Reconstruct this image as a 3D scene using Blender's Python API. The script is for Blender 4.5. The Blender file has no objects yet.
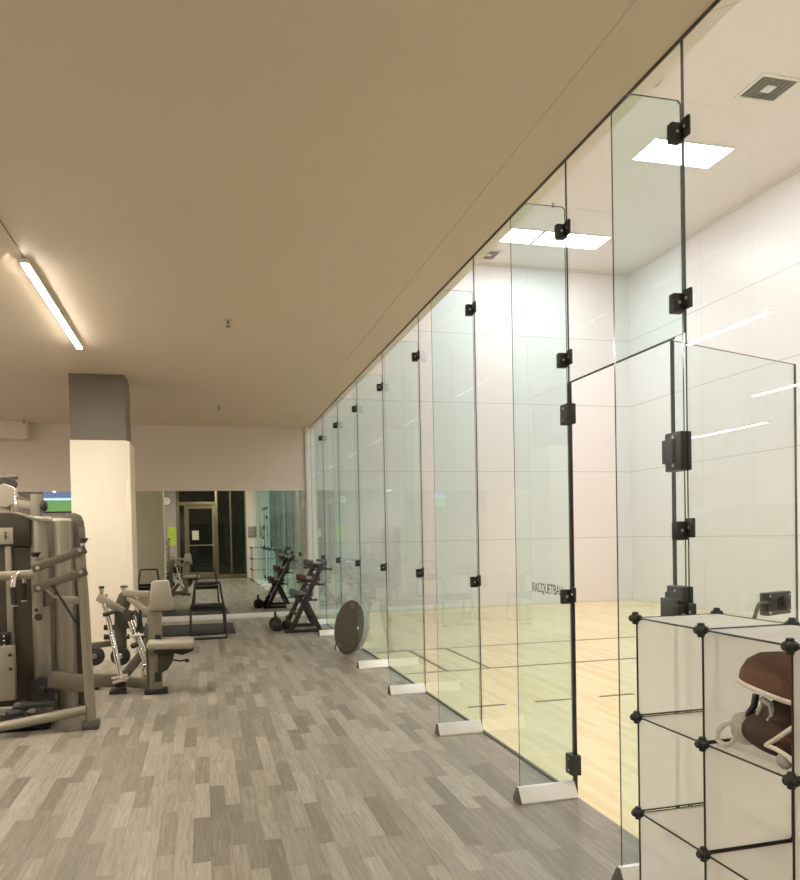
import bpy, bmesh, math, random
from mathutils import Vector, Matrix, Quaternion
random.seed(7)
S = bpy.context.scene
C = S.collection
PI = math.pi
B = bmesh.new

# ------------------------------------------------------------------ layout (metres; X away from the gym through the glass wall, Y along it, Z up)
EYE = 1.38
GLASS = 1.851          # plane of the court's glass wall
FAR = 12.909           # far wall of gym and court
CEIL = 3.287           # gym ceiling
COURT_R = 8.18
COURT_C = 6.383
COURT_B = 0.72
BACK = -0.10           # shop front behind the viewpoint
LEFT = -6.6
JOINT = [1.195, 2.53, 3.48, 4.815, 6.165, 7.495, 8.82, 10.155, 11.49, 12.84]

# ------------------------------------------------------------------ mesh helpers
def rotm(rx=0, ry=0, rz=0):
    return (Matrix.Rotation(rz, 4, 'Z') @ Matrix.Rotation(ry, 4, 'Y') @ Matrix.Rotation(rx, 4, 'X'))

def box(bm, c, s, r=None, bev=0.0, seg=2):
    m = Matrix.Translation(c) @ (r if r is not None else Matrix.Identity(4)) @ Matrix.Diagonal((s[0], s[1], s[2], 1))
    t = bmesh.new(); bmesh.ops.create_cube(t, size=1.0, matrix=m)
    if bev > 0:
        bmesh.ops.bevel(t, geom=t.edges[:], offset=min(bev, min(s)*0.49), segments=seg, profile=0.5, affect='EDGES')
    merge(bm, t)

def merge(bm, t):
    me = bpy.data.meshes.new('tmp'); t.to_mesh(me); t.free(); bm.from_mesh(me); bpy.data.meshes.remove(me)

def lohi(bm, lo, hi, bev=0.0):
    box(bm, [(a+b)/2 for a, b in zip(lo, hi)], [abs(b-a) for a, b in zip(lo, hi)], None, bev)

def beam(bm, a, b, w, h, bev=0.006, up=(0, 0, 1)):
    """rectangular bar from a to b, w across, h along `up`"""
    a = Vector(a); b = Vector(b); d = (b-a); L = d.length; d.normalize()
    u = Vector(up); x = u.cross(d)
    if x.length < 1e-4: x = Vector((1, 0, 0)).cross(d)
    x.normalize(); z = d.cross(x)
    r = Matrix((x, d, z)).transposed().to_4x4()
    box(bm, (a+b)/2, (w, L, h), r, bev)

def tube(bm, pts, r, n=12, cap=True):
    pts = [Vector(p) for p in pts]; rings = []
    rs = r if isinstance(r, (list, tuple)) else [r]*len(pts)
    ref = None
    for i, p in enumerate(pts):
        if i == 0: d = pts[1]-p
        elif i == len(pts)-1: d = p-pts[i-1]
        else: d = (pts[i+1]-p).normalized()+(p-pts[i-1]).normalized()
        d.normalize()
        if ref is None:
            ref = d.orthogonal().normalized()
        ref = (ref - d*ref.dot(d)).normalized(); bi = d.cross(ref)
        rings.append([bm.verts.new(p+(ref*math.cos(k*2*PI/n)+bi*math.sin(k*2*PI/n))*rs[i]) for k in range(n)])
    for a, b in zip(rings, rings[1:]):
        for k in range(n):
            bm.faces.new((a[k], a[(k+1) % n], b[(k+1) % n], b[k]))
    if cap:
        bm.faces.new(rings[0][::-1]); bm.faces.new(rings[-1])

def lathe(bm, prof, m=None, n=24):
    """prof: (r, z) list round local Z"""
    m = m or Matrix.Identity(4); rings = []
    for r, z in prof:
        if r < 1e-5: rings.append([bm.verts.new(m @ Vector((0, 0, z)))])
        else: rings.append([bm.verts.new(m @ Vector((r*math.cos(k*2*PI/n), r*math.sin(k*2*PI/n), z))) for k in range(n)])
    for a, b in zip(rings, rings[1:]):
        for k in range(n):
            j = (k+1) % n
            if len(a) == 1 and len(b) == 1: continue
            if len(a) == 1: bm.faces.new((a[0], b[j], b[k]))
            elif len(b) == 1: bm.faces.new((a[k], a[j], b[0]))
            else: bm.faces.new((a[k], a[j], b[j], b[k]))

def along(p, d):
    """matrix whose Z runs along d, at p"""
    q = Vector((0, 0, 1)).rotation_difference(Vector(d).normalized())
    return Matrix.Translation(p) @ q.to_matrix().to_4x4()

def disc(bm, p, d, r, h, n=28, bev=0.008):
    lathe(bm, [(0, -h/2), (r-bev, -h/2), (r, -h/2+bev), (r, h/2-bev), (r-bev, h/2), (0, h/2)], along(p, d), n)

def ball(bm, p, r, sc=(1, 1, 1), rot=None, seg=16):
    m = Matrix.Translation(p) @ (rot or Matrix.Identity(4)) @ Matrix.Diagonal((sc[0], sc[1], sc[2], 1))
    bmesh.ops.create_uvsphere(bm, u_segments=seg, v_segments=max(8, seg*2//3), radius=r, matrix=m)

def prism(bm, poly, axis, a, b, bev=0.0):
    """polygon extruded along one world axis from a to b"""
    def P(q, t):
        if axis == 0: return (t, q[0], q[1])
        if axis == 1: return (q[0], t, q[1])
        return (q[0], q[1], t)
    t = bmesh.new()
    A = [t.verts.new(P(q, a)) for q in poly]; B = [t.verts.new(P(q, b)) for q in poly]
    n = len(poly)
    t.faces.new(A); t.faces.new(B[::-1])
    for i in range(n): t.faces.new((A[i], B[i], B[(i+1) % n], A[(i+1) % n]))
    bmesh.ops.recalc_face_normals(t, faces=t.faces[:])
    if bev: bmesh.ops.bevel(t, geom=t.edges[:], offset=bev, segments=2, profile=.5, affect='EDGES')
    merge(bm, t)

def obj(name, bm, mats, parent=None, smooth=True):
    bmesh.ops.recalc_face_normals(bm, faces=bm.faces[:])
    me = bpy.data.meshes.new(name)
    if parent is not None:
        org = Vector((0, 0, 0)); p = parent
        while p is not None: org += p.location; p = p.parent
        bmesh.ops.translate(bm, verts=bm.verts[:], vec=-org)
    bm.to_mesh(me); bm.free()
    for m in (mats if isinstance(mats, (list, tuple)) else [mats]): me.materials.append(m)
    if smooth:
        for p in me.polygons: p.use_smooth = True
        try: me.set_sharp_from_angle(angle=math.radians(35))
        except Exception: pass
    o = bpy.data.objects.new(name, me); C.objects.link(o)
    o.parent = parent
    return o

def bolts(parent, spots, d, rad, h, m=None, name='bolt', n=12):
    for q in spots:
        b = B(); disc(b, q, d, rad, h, n, min(.002, h/3)); obj(name, b, m or m_bolt, parent)

def recenter(o):
    """origin of a one-mesh thing to the middle of its base"""
    vs = [v.co for v in o.data.vertices]
    c = Vector(((min(v.x for v in vs)+max(v.x for v in vs))/2, (min(v.y for v in vs)+max(v.y for v in vs))/2, min(v.z for v in vs)))
    o.data.transform(Matrix.Translation(-c)); o.location = c
    return o

def tag(o, label, cat=None, group=None, kind=None):
    o['label'] = label
    if cat: o['category'] = cat
    if group: o['group'] = group
    if kind: o['kind'] = kind
    return o

def thing(name, label, cat, loc=(0, 0, 0), group=None):
    o = bpy.data.objects.new(name, None); C.objects.link(o); o.location = loc
    o.empty_display_size = 0.1
    return tag(o, label, cat, group)

def struct(name, bm, mats, label=None, parent=None):
    o = obj(name, bm, mats, parent)
    if parent is None:
        o['kind'] = 'structure'
        if label: o['label'] = label
    return o

def copy_tree(o, parent=None):
    c = o.copy(); C.objects.link(c); c.parent = parent
    for ch in list(o.children): copy_tree(ch, c)
    return c


# ------------------------------------------------------------------ materials
def mat(name):
    m = bpy.data.materials.new(name); m.use_nodes = True
    nt = m.node_tree; nt.nodes.clear()
    out = nt.nodes.new('ShaderNodeOutputMaterial')
    return m, nt, out

def N(nt, typ, **kw):
    n = nt.nodes.new(typ)
    for k, v in kw.items():
        if k == 'op': n.operation = v
        elif k.startswith('i_'): n.inputs[k[2:].replace('_', ' ')].default_value = v
        elif k[0] == 'p' and k[1:].isdigit(): n.inputs[int(k[1:])].default_value = v
        else: setattr(n, k, v)
    return n

def M(nt, op, a, b=None, c=None):
    n = nt.nodes.new('ShaderNodeMath'); n.operation = op
    for i, v in enumerate((a, b, c)):
        if v is None: continue
        if isinstance(v, (int, float)): n.inputs[i].default_value = v
        else: nt.links.new(v, n.inputs[i])
    return n.outputs[0]

def col(c): return (c[0], c[1], c[2], 1)

def solid(name, c, rough=0.5, metal=0.0, spec=0.5, var=0.06, scale=18, bump=0.0, bscale=120, coat=0.0):
    m, nt, out = mat(name)
    p = N(nt, 'ShaderNodeBsdfPrincipled'); nt.links.new(p.outputs[0], out.inputs[0])
    p.inputs['Roughness'].default_value = rough; p.inputs['Metallic'].default_value = metal
    p.inputs['Specular IOR Level'].default_value = spec
    p.inputs['Coat Weight'].default_value = coat
    tc = N(nt, 'ShaderNodeTexCoord')
    nz = N(nt, 'ShaderNodeTexNoise', i_Scale=scale, i_Detail=3.0)
    nt.links.new(tc.outputs['Object'], nz.inputs['Vector'])
    mx = N(nt, 'ShaderNodeMix', data_type='RGBA')
    mx.inputs[6].default_value = col([x*(1-var) for x in c]); mx.inputs[7].default_value = col([min(1, x*(1+var)) for x in c])
    nt.links.new(nz.outputs['Fac'], mx.inputs[0]); nt.links.new(mx.outputs[2], p.inputs['Base Color'])
    if bump:
        n2 = N(nt, 'ShaderNodeTexNoise', i_Scale=bscale, i_Detail=4.0)
        nt.links.new(tc.outputs['Object'], n2.inputs['Vector'])
        bp = N(nt, 'ShaderNodeBump', i_Strength=bump, i_Distance=0.01)
        nt.links.new(n2.outputs['Fac'], bp.inputs['Height']); nt.links.new(bp.outputs[0], p.inputs['Normal'])
    return m

def emit(name, c, s):
    m, nt, out = mat(name)
    e = N(nt, 'ShaderNodeEmission'); e.inputs[0].default_value = col(c); e.inputs[1].default_value = s
    nt.links.new(e.outputs[0], out.inputs[0]); return m

def glass(name, tint, refl=1.0):
    """clear sheet glass: straight transmission with a tint, mirror reflection rising with angle"""
    m, nt, out = mat(name)
    tr = N(nt, 'ShaderNodeBsdfTransparent'); tr.inputs[0].default_value = col(tint)
    gl = N(nt, 'ShaderNodeBsdfGlossy'); gl.inputs['Roughness'].default_value = 0.0; gl.inputs[0].default_value = (1, 1, 1, 1)
    lw = N(nt, 'ShaderNodeLayerWeight', i_Blend=0.5)
    f5 = M(nt, 'POWER', lw.outputs['Facing'], 5.0)
    fac = M(nt, 'MULTIPLY_ADD', f5, 0.96*refl, 0.035*refl)
    mx = N(nt, 'ShaderNodeMixShader')
    nt.links.new(fac, mx.inputs[0]); nt.links.new(tr.outputs[0], mx.inputs[1]); nt.links.new(gl.outputs[0], mx.inputs[2])
    nt.links.new(mx.outputs[0], out.inputs[0]); return m

def planks(name, pw, pl, ca, cb, cc, rough, grain, gap=0.0015, gapdark=0.6, spec=0.5):
    """strip flooring along world Y"""
    m, nt, out = mat(name)
    p = N(nt, 'ShaderNodeBsdfPrincipled'); nt.links.new(p.outputs[0], out.inputs[0])
    p.inputs['Specular IOR Level'].default_value = spec
    g = N(nt, 'ShaderNodeNewGeometry'); sp = N(nt, 'ShaderNodeSeparateXYZ'); nt.links.new(g.outputs['Position'], sp.inputs[0])
    xr = M(nt, 'DIVIDE', sp.outputs[0], pw); row = M(nt, 'FLOOR', xr)
    wn = N(nt, 'ShaderNodeTexWhiteNoise', noise_dimensions='1D'); nt.links.new(row, wn.inputs['W'])
    yr = M(nt, 'ADD', M(nt, 'DIVIDE', sp.outputs[1], pl), M(nt, 'MULTIPLY', wn.outputs['Value'], 17.0)); cl = M(nt, 'FLOOR', yr)
    cb_ = N(nt, 'ShaderNodeCombineXYZ'); nt.links.new(row, cb_.inputs[0]); nt.links.new(cl, cb_.inputs[1])
    w2 = N(nt, 'ShaderNodeTexWhiteNoise', noise_dimensions='2D'); nt.links.new(cb_.outputs[0], w2.inputs['Vector'])
    ramp = N(nt, 'ShaderNodeValToRGB'); e = ramp.color_ramp.elements
    e[0].position = 0.0; e[0].color = col(ca); e[1].position = 1.0; e[1].color = col(cc)
    k = e.new(0.5); k.color = col(cb)
    nt.links.new(w2.outputs['Value'], ramp.inputs[0])
    gv = N(nt, 'ShaderNodeCombineXYZ')
    nt.links.new(M(nt, 'MULTIPLY', sp.outputs[0], 90.0), gv.inputs[0]); nt.links.new(M(nt, 'MULTIPLY', sp.outputs[1], 5.0), gv.inputs[1])
    nt.links.new(M(nt, 'MULTIPLY', w2.outputs['Value'], 40.0), gv.inputs[2])
    nz = N(nt, 'ShaderNodeTexNoise', i_Scale=1.0, i_Detail=5.0, i_Roughness=0.6, i_Distortion=0.8); nt.links.new(gv.outputs[0], nz.inputs['Vector'])
    gr = M(nt, 'MULTIPLY_ADD', M(nt, 'SUBTRACT', nz.outputs['Fac'], 0.5), grain, 1.0)
    fx = M(nt, 'FRACT', xr); fy = M(nt, 'FRACT', yr)
    ex = M(nt, 'LESS_THAN', fx, gap/pw); ey = M(nt, 'LESS_THAN', fy, gap/pl)
    ed = M(nt, 'MULTIPLY_ADD', M(nt, 'MAXIMUM', ex, ey), gapdark-1.0, 1.0)
    mul = N(nt, 'ShaderNodeVectorMath', operation='SCALE'); nt.links.new(ramp.outputs[0], mul.inputs[0]); nt.links.new(M(nt, 'MULTIPLY', gr, ed), mul.inputs['Scale'])
    nt.links.new(mul.outputs[0], p.inputs['Base Color'])
    nt.links.new(M(nt, 'MULTIPLY_ADD', nz.outputs['Fac'], 0.12, rough-0.06), p.inputs['Roughness'])
    bp = N(nt, 'ShaderNodeBump', i_Strength=0.06, i_Distance=0.002); nt.links.new(nz.outputs['Fac'], bp.inputs['Height']); nt.links.new(bp.outputs[0], p.inputs['Normal'])
    return m

def court_panels(name, c):
    """white hard court wall with hairline panel joints"""
    m, nt, out = mat(name)
    p = N(nt, 'ShaderNodeBsdfPrincipled'); nt.links.new(p.outputs[0], out.inputs[0]); p.inputs['Roughness'].default_value = 0.32
    p.inputs['Specular IOR Level'].default_value = 0.35
    g = N(nt, 'ShaderNodeNewGeometry'); sp = N(nt, 'ShaderNodeSeparateXYZ'); nt.links.new(g.outputs['Position'], sp.inputs[0])
    z = M(nt, 'FRACT', M(nt, 'DIVIDE', M(nt, 'ADD', sp.outputs[2], 0.028), 1.273))
    h = M(nt, 'FRACT', M(nt, 'DIVIDE', M(nt, 'ADD', M(nt, 'ADD', sp.outputs[0], sp.outputs[1]), 0.6), 2.44))
    e = M(nt, 'MAXIMUM', M(nt, 'LESS_THAN', z, 0.0075), M(nt, 'MULTIPLY', M(nt, 'LESS_THAN', h, 0.004), 0.5))
    nz = N(nt, 'ShaderNodeTexNoise', i_Scale=1.3, i_Detail=4.0); nt.links.new(g.outputs['Position'], nz.inputs['Vector'])
    a = N(nt, 'ShaderNodeMix', data_type='RGBA'); a.inputs[6].default_value = col([x*.97 for x in c]); a.inputs[7].default_value = col(c)
    nt.links.new(nz.outputs['Fac'], a.inputs[0])
    b = N(nt, 'ShaderNodeMix', data_type='RGBA'); b.inputs[7].default_value = (.36, .35, .34, 1)
    nt.links.new(M(nt, 'MULTIPLY', e, .75), b.inputs[0]); nt.links.new(a.outputs[2], b.inputs[6]); nt.links.new(b.outputs[2], p.inputs['Base Color'])
    return m

def frosted(name, c, tr_w, bump=0.0):
    m, nt, out = mat(name)
    p = N(nt, 'ShaderNodeBsdfPrincipled'); p.inputs['Base Color'].default_value = col(c); p.inputs['Roughness'].default_value = 0.3
    t = N(nt, 'ShaderNodeBsdfTranslucent'); t.inputs[0].default_value = col(c)
    x = N(nt, 'ShaderNodeBsdfTransparent')
    m1 = N(nt, 'ShaderNodeMixShader'); m1.inputs[0].default_value = 0.66
    m2 = N(nt, 'ShaderNodeMixShader'); m2.inputs[0].default_value = tr_w
    nt.links.new(p.outputs[0], m1.inputs[1]); nt.links.new(t.outputs[0], m1.inputs[2])
    nt.links.new(m1.outputs[0], m2.inputs[1]); nt.links.new(x.outputs[0], m2.inputs[2]); nt.links.new(m2.outputs[0], out.inputs[0])
    if bump:
        tc = N(nt, 'ShaderNodeTexCoord'); nz = N(nt, 'ShaderNodeTexNoise', i_Scale=14.0, i_Detail=3.0, i_Distortion=1.5)
        nt.links.new(tc.outputs['Object'], nz.inputs['Vector'])
        bp = N(nt, 'ShaderNodeBump', i_Strength=bump, i_Distance=0.02); nt.links.new(nz.outputs['Fac'], bp.inputs['Height']); nt.links.new(bp.outputs[0], p.inputs['Normal'])
    return m

m_floor = planks('gym strip floor', 0.078, 0.52, (.205, .178, .142), (.295, .264, .217), (.37, .338, .286), 0.36, 1.35, spec=0.45)
m_maple = planks('maple court floor', 0.057, 1.1, (.83, .665, .365), (.865, .71, .41), (.895, .755, .46), 0.22, 0.14, gap=0.0010, gapdark=0.85)
m_ceil = solid('gym ceiling paint', (.65, .555, .45), 0.45, spec=0.35, var=0.03, scale=1.2)
m_wall = solid('gym wall paint', (.70, .625, .56), 0.6, var=0.02, scale=2, bump=0.05)
m_wallgrey = solid('grey wall paint', (.33, .30, .28), 0.6, var=0.03, scale=2)
m_wallwhite = solid('white wall paint', (.80, .76, .70), 0.6, var=0.02, scale=2)
m_court = court_panels('court wall', (.86, .82, .815))
m_courtceil = solid('court ceiling paint', (.84, .785, .775), 0.7, var=0.02, scale=1.5)
m_cream = solid('cream column casing', (.86, .78, .66), 0.45, var=0.015, scale=3)
m_colgrey = solid('grey column paint', (.17, .148, .122), 0.6, var=0.03, scale=3)
m_base = solid('white baseboard', (.82, .78, .72), 0.4, var=0.02)
m_glass = glass('court glass', (.955, .985, .985))
m_finglass = glass('fin glass', (.925, .985, .990))
m_dglass = glass('shop front glass', (.60, .62, .60))
m_edge = solid('glass edge', (.030, .050, .045), 0.15, spec=0.9, var=0.1)
m_alu = solid('brushed aluminium', (.86, .84, .80), 0.32, metal=0.35, var=0.06, scale=60)
m_alud = solid('foot end cap', (.10, .09, .08), 0.4, var=0.1)
m_black = solid('black plastic', (.018, .017, .016), 0.45, var=0.2)
m_blackm = solid('black powder coat', (.028, .026, .024), 0.4, var=0.15)
m_bolt = solid('bolt steel', (.55, .54, .52), 0.3, metal=0.9)
m_seal = solid('black seal', (.012, .012, .012), 0.5)
m_silver = solid('silver powder coat', (.29, .26, .205), 0.38, metal=0.35, var=0.05, scale=30)
m_silverd = solid('dark silver frame', (.135, .118, .088), 0.4, metal=0.25, var=0.06, scale=30)
m_chrome = solid('chrome', (.85, .83, .78), 0.15, metal=1.0, var=0.02)
m_shroud = solid('smoked shroud', (.062, .051, .034), 0.35, var=0.15, scale=5)
m_shroudd = solid('dark shroud cap', (.045, .038, .026), 0.4, var=0.1, scale=5)
m_pad = solid('grey vinyl pad', (.36, .32, .25), 0.5, var=0.05, scale=20, bump=0.1)
m_rub = solid('black rubber', (.022, .020, .018), 0.7, var=0.2, bump=0.2)
m_placard = solid('placard', (.40, .36, .28), 0.5, var=0.05)
m_frost = frosted('frosted plastic sheet', (.97, .955, .93), 0.38)
m_frosttop = frosted('filmed plastic sheet', (.97, .965, .95), 0.06, bump=0.7)
m_bag = frosted('clear plastic bag', (.80, .77, .72), 0.12, bump=0.9)
m_brown = solid('brown suede', (.105, .050, .028), 0.85, var=0.3, scale=40, bump=0.4, bscale=200)
m_brownd = solid('dark brown suede', (.05, .027, .017), 0.85, var=0.35, scale=40, bump=0.4, bscale=200)
m_trimw = solid('off white piping', (.62, .57, .50), 0.8, var=0.12, scale=90, bump=0.3)
m_greyfab = solid('grey lining', (.33, .32, .29), 0.85, var=0.2, scale=60, bump=0.3)
m_dome = solid('grey dome rubber', (.36, .35, .31), 0.45, var=0.05, scale=8)
m_plat = solid('black platform', (.062, .056, .040), 0.55, var=0.15, scale=25, bump=0.15, bscale=90)
m_vent = solid('vent grille', (.40, .38, .35), 0.5, var=0.06)
m_ventd = solid('vent dark', (.20, .19, .175), 0.8)
m_white = solid('white plastic', (.82, .80, .76), 0.45, var=0.02)
m_line = solid('court line paint', (.10, .055, .04), 0.4)
m_bronze = solid('bronze shop front frame', (.165, .135, .085), 0.4, metal=0.3, var=0.08)
m_poster = solid('lime poster', (.42, .55, .05), 0.6, var=0.06, scale=14)
m_paper = solid('notice paper', (.55, .52, .45), 0.7, var=0.04)
m_print = solid('print ink', (.10, .11, .04), 0.7)
m_red = solid('dark red rubber', (.075, .032, .024), 0.55, var=0.15)
m_slate = solid('blue grey vinyl', (.075, .09, .10), 0.4, var=0.1)
m_led = emit('led strip', (1.0, .91, .765), 160.0)
m_panel = emit('led panel', (.93, .975, 1.0), 17.5)
m_mirror, nt_, out_ = mat('mirror')
_g = N(nt_, 'ShaderNodeBsdfGlossy'); _g.inputs['Roughness'].default_value = 0.0; _g.inputs[0].default_value = (.72, .75, .70, 1); nt_.links.new(_g.outputs[0], out_.inputs[0])

def tv_mat():
    m, nt, out = mat('match on screen')
    tc = N(nt, 'ShaderNodeTexCoord'); sp = N(nt, 'ShaderNodeSeparateXYZ'); nt.links.new(tc.outputs['Generated'], sp.inputs[0])
    r = N(nt, 'ShaderNodeValToRGB'); r.color_ramp.interpolation = 'CONSTANT'
    e = r.color_ramp.elements; e[0].position = 0; e[0].color = (.14, .25, .09, 1); e[1].position = .50; e[1].color = (.45, .65, .75, 1)
    k = e.new(.60); k.color = (.13, .15, .26, 1)
    nz = N(nt, 'ShaderNodeTexNoise', i_Scale=16.0, i_Detail=4.0); nt.links.new(tc.outputs['Generated'], nz.inputs['Vector'])
    nt.links.new(M(nt, 'MULTIPLY_ADD', nz.outputs['Fac'], .06, M(nt, 'SUBTRACT', sp.outputs[2], .03)), r.inputs[0])
    em = N(nt, 'ShaderNodeEmission'); em.inputs[1].default_value = 1.6
    nt.links.new(r.outputs[0], em.inputs[0]); nt.links.new(em.outputs[0], out.inputs[0]); return m
m_tv = tv_mat()

# ================================================================== SETTING
T = 0.12
b = B(); lohi(b, (LEFT-T, BACK-0.3, -T), (GLASS, FAR+T, 0)); struct('floor', b, m_floor, 'grey brown strip floor of the gym')
b = B(); lohi(b, (GLASS, COURT_B-T, -T), (COURT_R+T, FAR+T, 0)); court_floor = struct('floor', b, m_maple, 'pale maple floor of the racquetball court')
b = B(); lohi(b, (LEFT-T, BACK-0.3, CEIL), (GLASS-.009, FAR, CEIL+T)); struct('ceiling', b, m_ceil, 'low tan ceiling of the gym')
b = B(); lohi(b, (GLASS-.02, COURT_B-T, COURT_C), (COURT_R+T, FAR+T, COURT_C+T)); struct('ceiling', b, m_courtceil, 'high white ceiling of the court')
b = B(); lohi(b, (LEFT-T, FAR, 0), (GLASS-.02, FAR+T, CEIL+T)); struct('wall_far', b, m_wall, 'beige far wall of the gym above the mirror')
b = B(); lohi(b, (GLASS-.02, FAR, 0), (COURT_R+T, FAR+T, COURT_C)); struct('wall_court_front', b, m_court, 'white front wall at the far end of the court')
b = B(); lohi(b, (COURT_R, COURT_B, 0), (COURT_R+T, FAR, COURT_C)); struct('wall_court_right', b, m_court, 'white right side wall of the court')
b = B(); lohi(b, (GLASS+.02, COURT_B-T, 0), (COURT_R+T, COURT_B, COURT_C)); struct('wall_court_back', b, m_court, 'white back wall of the court')
b = B(); lohi(b, (GLASS-.02, COURT_B-T, CEIL+.02), (GLASS+.10, FAR, COURT_C)); struct('wall_court_upper', b, m_court, 'wall above the glass on the court side')
b = B(); lohi(b, (LEFT-T, BACK-.3, 0), (LEFT, FAR, CEIL)); struct('wall_left', b, m_wall, 'beige left wall of the gym')
# wall behind the viewpoint, seen in the mirror: grey to the left of the shop front, white to its right
b = B(); lohi(b, (LEFT, BACK-.15, 0), (-.86, BACK, CEIL)); struct('wall_back', b, m_wallgrey, 'grey wall beside the shop front, seen in the mirror')
b = B(); lohi(b, (1.45, BACK-.15, 0), (GLASS+.06, BACK, CEIL)); struct('wall_back', b, m_wallwhite, 'white wall strip right of the shop front')
b = B(); lohi(b, (GLASS+.02, BACK-.15, 0), (GLASS+.10, COURT_B-T, CEIL+.02)); struct('wall_side', b, m_wallwhite, 'short white wall beside the organizer')
# boxed duct under the ceiling on the far wall
b = B(); lohi(b, (-4.6, FAR-.30, 3.0), (-2.63, FAR, CEIL), .004); struct('trim_1', b, m_wall, 'boxed beige bulkhead under the ceiling at far left')
# baseboards
b = B(); lohi(b, (LEFT, FAR-.018, 0), (1.76, FAR, .085), .003); struct('baseboard_far', b, m_base, 'white baseboard under the mirror')
b = B(); lohi(b, (LEFT, BACK, 0), (LEFT+.015, FAR-.02, .085), .003); struct('baseboard_left', b, m_base)
b = B(); lohi(b, (GLASS+.03, FAR-.010, 0), (COURT_R, FAR, .05), .002); struct('baseboard_court', b, m_base)
# far post between mirror and glass wall
b = B(); lohi(b, (1.765, FAR-.05, 0), (1.845, FAR, CEIL), .003); struct('trim_2', b, m_wallwhite, 'narrow pale post between mirror and glass wall')
# channels of the glass wall
b = B(); lohi(b, (GLASS-.011, 3.49, 0), (GLASS+.009, FAR, .012), .002)
struct('trim_3', b, m_alud, 'dark floor channel of the glass wall beyond the doorway')
b = B(); lohi(b, (GLASS-.011, BACK, 0), (GLASS+.009, 2.53, .012), .002); struct('trim_6', b, m_alud, 'dark floor channel of the glass wall behind the storage cubes')
b = B(); lohi(b, (GLASS-.009, BACK, CEIL-.006), (GLASS+.006, FAR, CEIL+.02), .002); struct('trim_4', b, m_blackm, 'thin black head channel along the ceiling edge')
# shadow line in the gym ceiling next to the glass wall
b = B(); lohi(b, (1.558, BACK, CEIL-.003), (1.566, FAR, CEIL+.001)); struct('trim_5', b, m_ceil, 'hairline bead in the gym ceiling beside the glass wall')
# court markings
def court_line(lo, hi):
    b = B(); lohi(b, (lo[0], lo[1], -.001), (hi[0], hi[1], .0015)); obj('court_line', b, m_line, court_floor)
court_line((GLASS+.03, 8.42), (COURT_R, 8.46)); court_line((GLASS+.03, 7.01), (COURT_R, 7.05))
for k in range(11):
    x = GLASS+.15+k*.58; court_line((x, 5.48), (x+.32, 5.52))
for x in (2.34, 7.68): court_line((x-.02, 7.05), (x+.02, 8.42))
court_line((2.78, 7.05), (2.82, 8.42))

# ------------------------------------------------------------------ the glass wall
def pane(bm, y0, y1, z0, z1, th=.007):
    lohi(bm, (GLASS-th/2, y0, z0), (GLASS+th/2, y1, z1))

def edge_slots(o, axis):
    """broad faces keep the glass, narrow faces get the dark edge"""
    for p in o.data.polygons: p.material_index = 0 if abs(p.normal[axis]) > .9 else 1
    for p in o.data.polygons: p.use_smooth = False

wn = 0
panes = [(BACK+.01, 1.19), (1.20, 2.525)]+[(JOINT[i]+.002, JOINT[i+1]-.002) for i in range(2, 9)]
desc = ['glass wall pane behind the viewpoint side of the organizer', 'glass wall pane behind the storage cubes and open door',
        'glass wall pane beside the doorway carrying the lettering', 'second glass wall pane beyond the doorway', 'third glass wall pane beyond the doorway',
        'fourth glass wall pane beyond the doorway', 'glass wall pane beside the balance dome', 'glass wall pane in front of the dumbbell rack', 'last glass wall pane against the far wall']
win = []
for (y0, y1), d in zip(panes, desc):
    wn += 1
    b = B(); pane(b, y0, y1, .012, CEIL-.004)
    o = struct('window_%d' % wn, b, [m_glass, m_edge], d); edge_slots(o, 0); win.append(o)
wn += 1
b = B(); pane(b, 2.534, 3.476, 2.150, CEIL-.004); tr = struct('window_%d' % wn, b, [m_glass, m_edge], 'glass transom over the open doorway'); edge_slots(tr, 0)
b = B(); lohi(b, (GLASS-.004, 2.60, 2.143), (GLASS+.004, 3.476, 2.150)); obj('seal', b, m_seal, tr)
jamb = win[2]
b = B(); lohi(b, (GLASS-.006, 3.462, .004), (GLASS+.006, 3.482, 2.146)); obj('seal', b, m_seal, jamb)
for z, h in ((1.985, .105), (.163, .105)):
    b = B(); lohi(b, (GLASS-.030, 3.448, z-h/2), (GLASS+.022, 3.528, z+h/2), .005); k = obj('strike_plate', b, m_black, jamb)
    bolts(k, [(GLASS-.031, 3.49, z-.03), (GLASS-.031, 3.49, z+.03)], (1, 0, 0), .006, .005)
# lettering on the pane beside the doorway
cu = bpy.data.curves.new('lettering', 'FONT'); cu.body = 'RACQUETBALL'; cu.size = .078; cu.extrude = .0004; cu.align_x = 'LEFT'
to = bpy.data.objects.new('lettering_source', cu); C.objects.link(to)
bpy.context.view_layer.update()
me = bpy.data.meshes.new_from_object(to.evaluated_get(bpy.context.evaluated_depsgraph_get()))
bpy.data.objects.remove(to); bpy.data.curves.remove(cu)
wtx = max(v.co.x for v in me.vertices)
me.transform(Matrix.Translation((GLASS-.0075, 3.945, 1.037)) @ Matrix.Rotation(-PI/2, 4, 'Z') @ Matrix.Rotation(PI/2, 4, 'X') @ Matrix.Diagonal((.395/wtx, 1, 1, 1)))
me.materials.clear(); me.materials.append(m_black)
lo_ = bpy.data.objects.new('lettering', me); C.objects.link(lo_); lo_.parent = jamb; lo_['label'] = 'small black letters RACQUETBALL'

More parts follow.
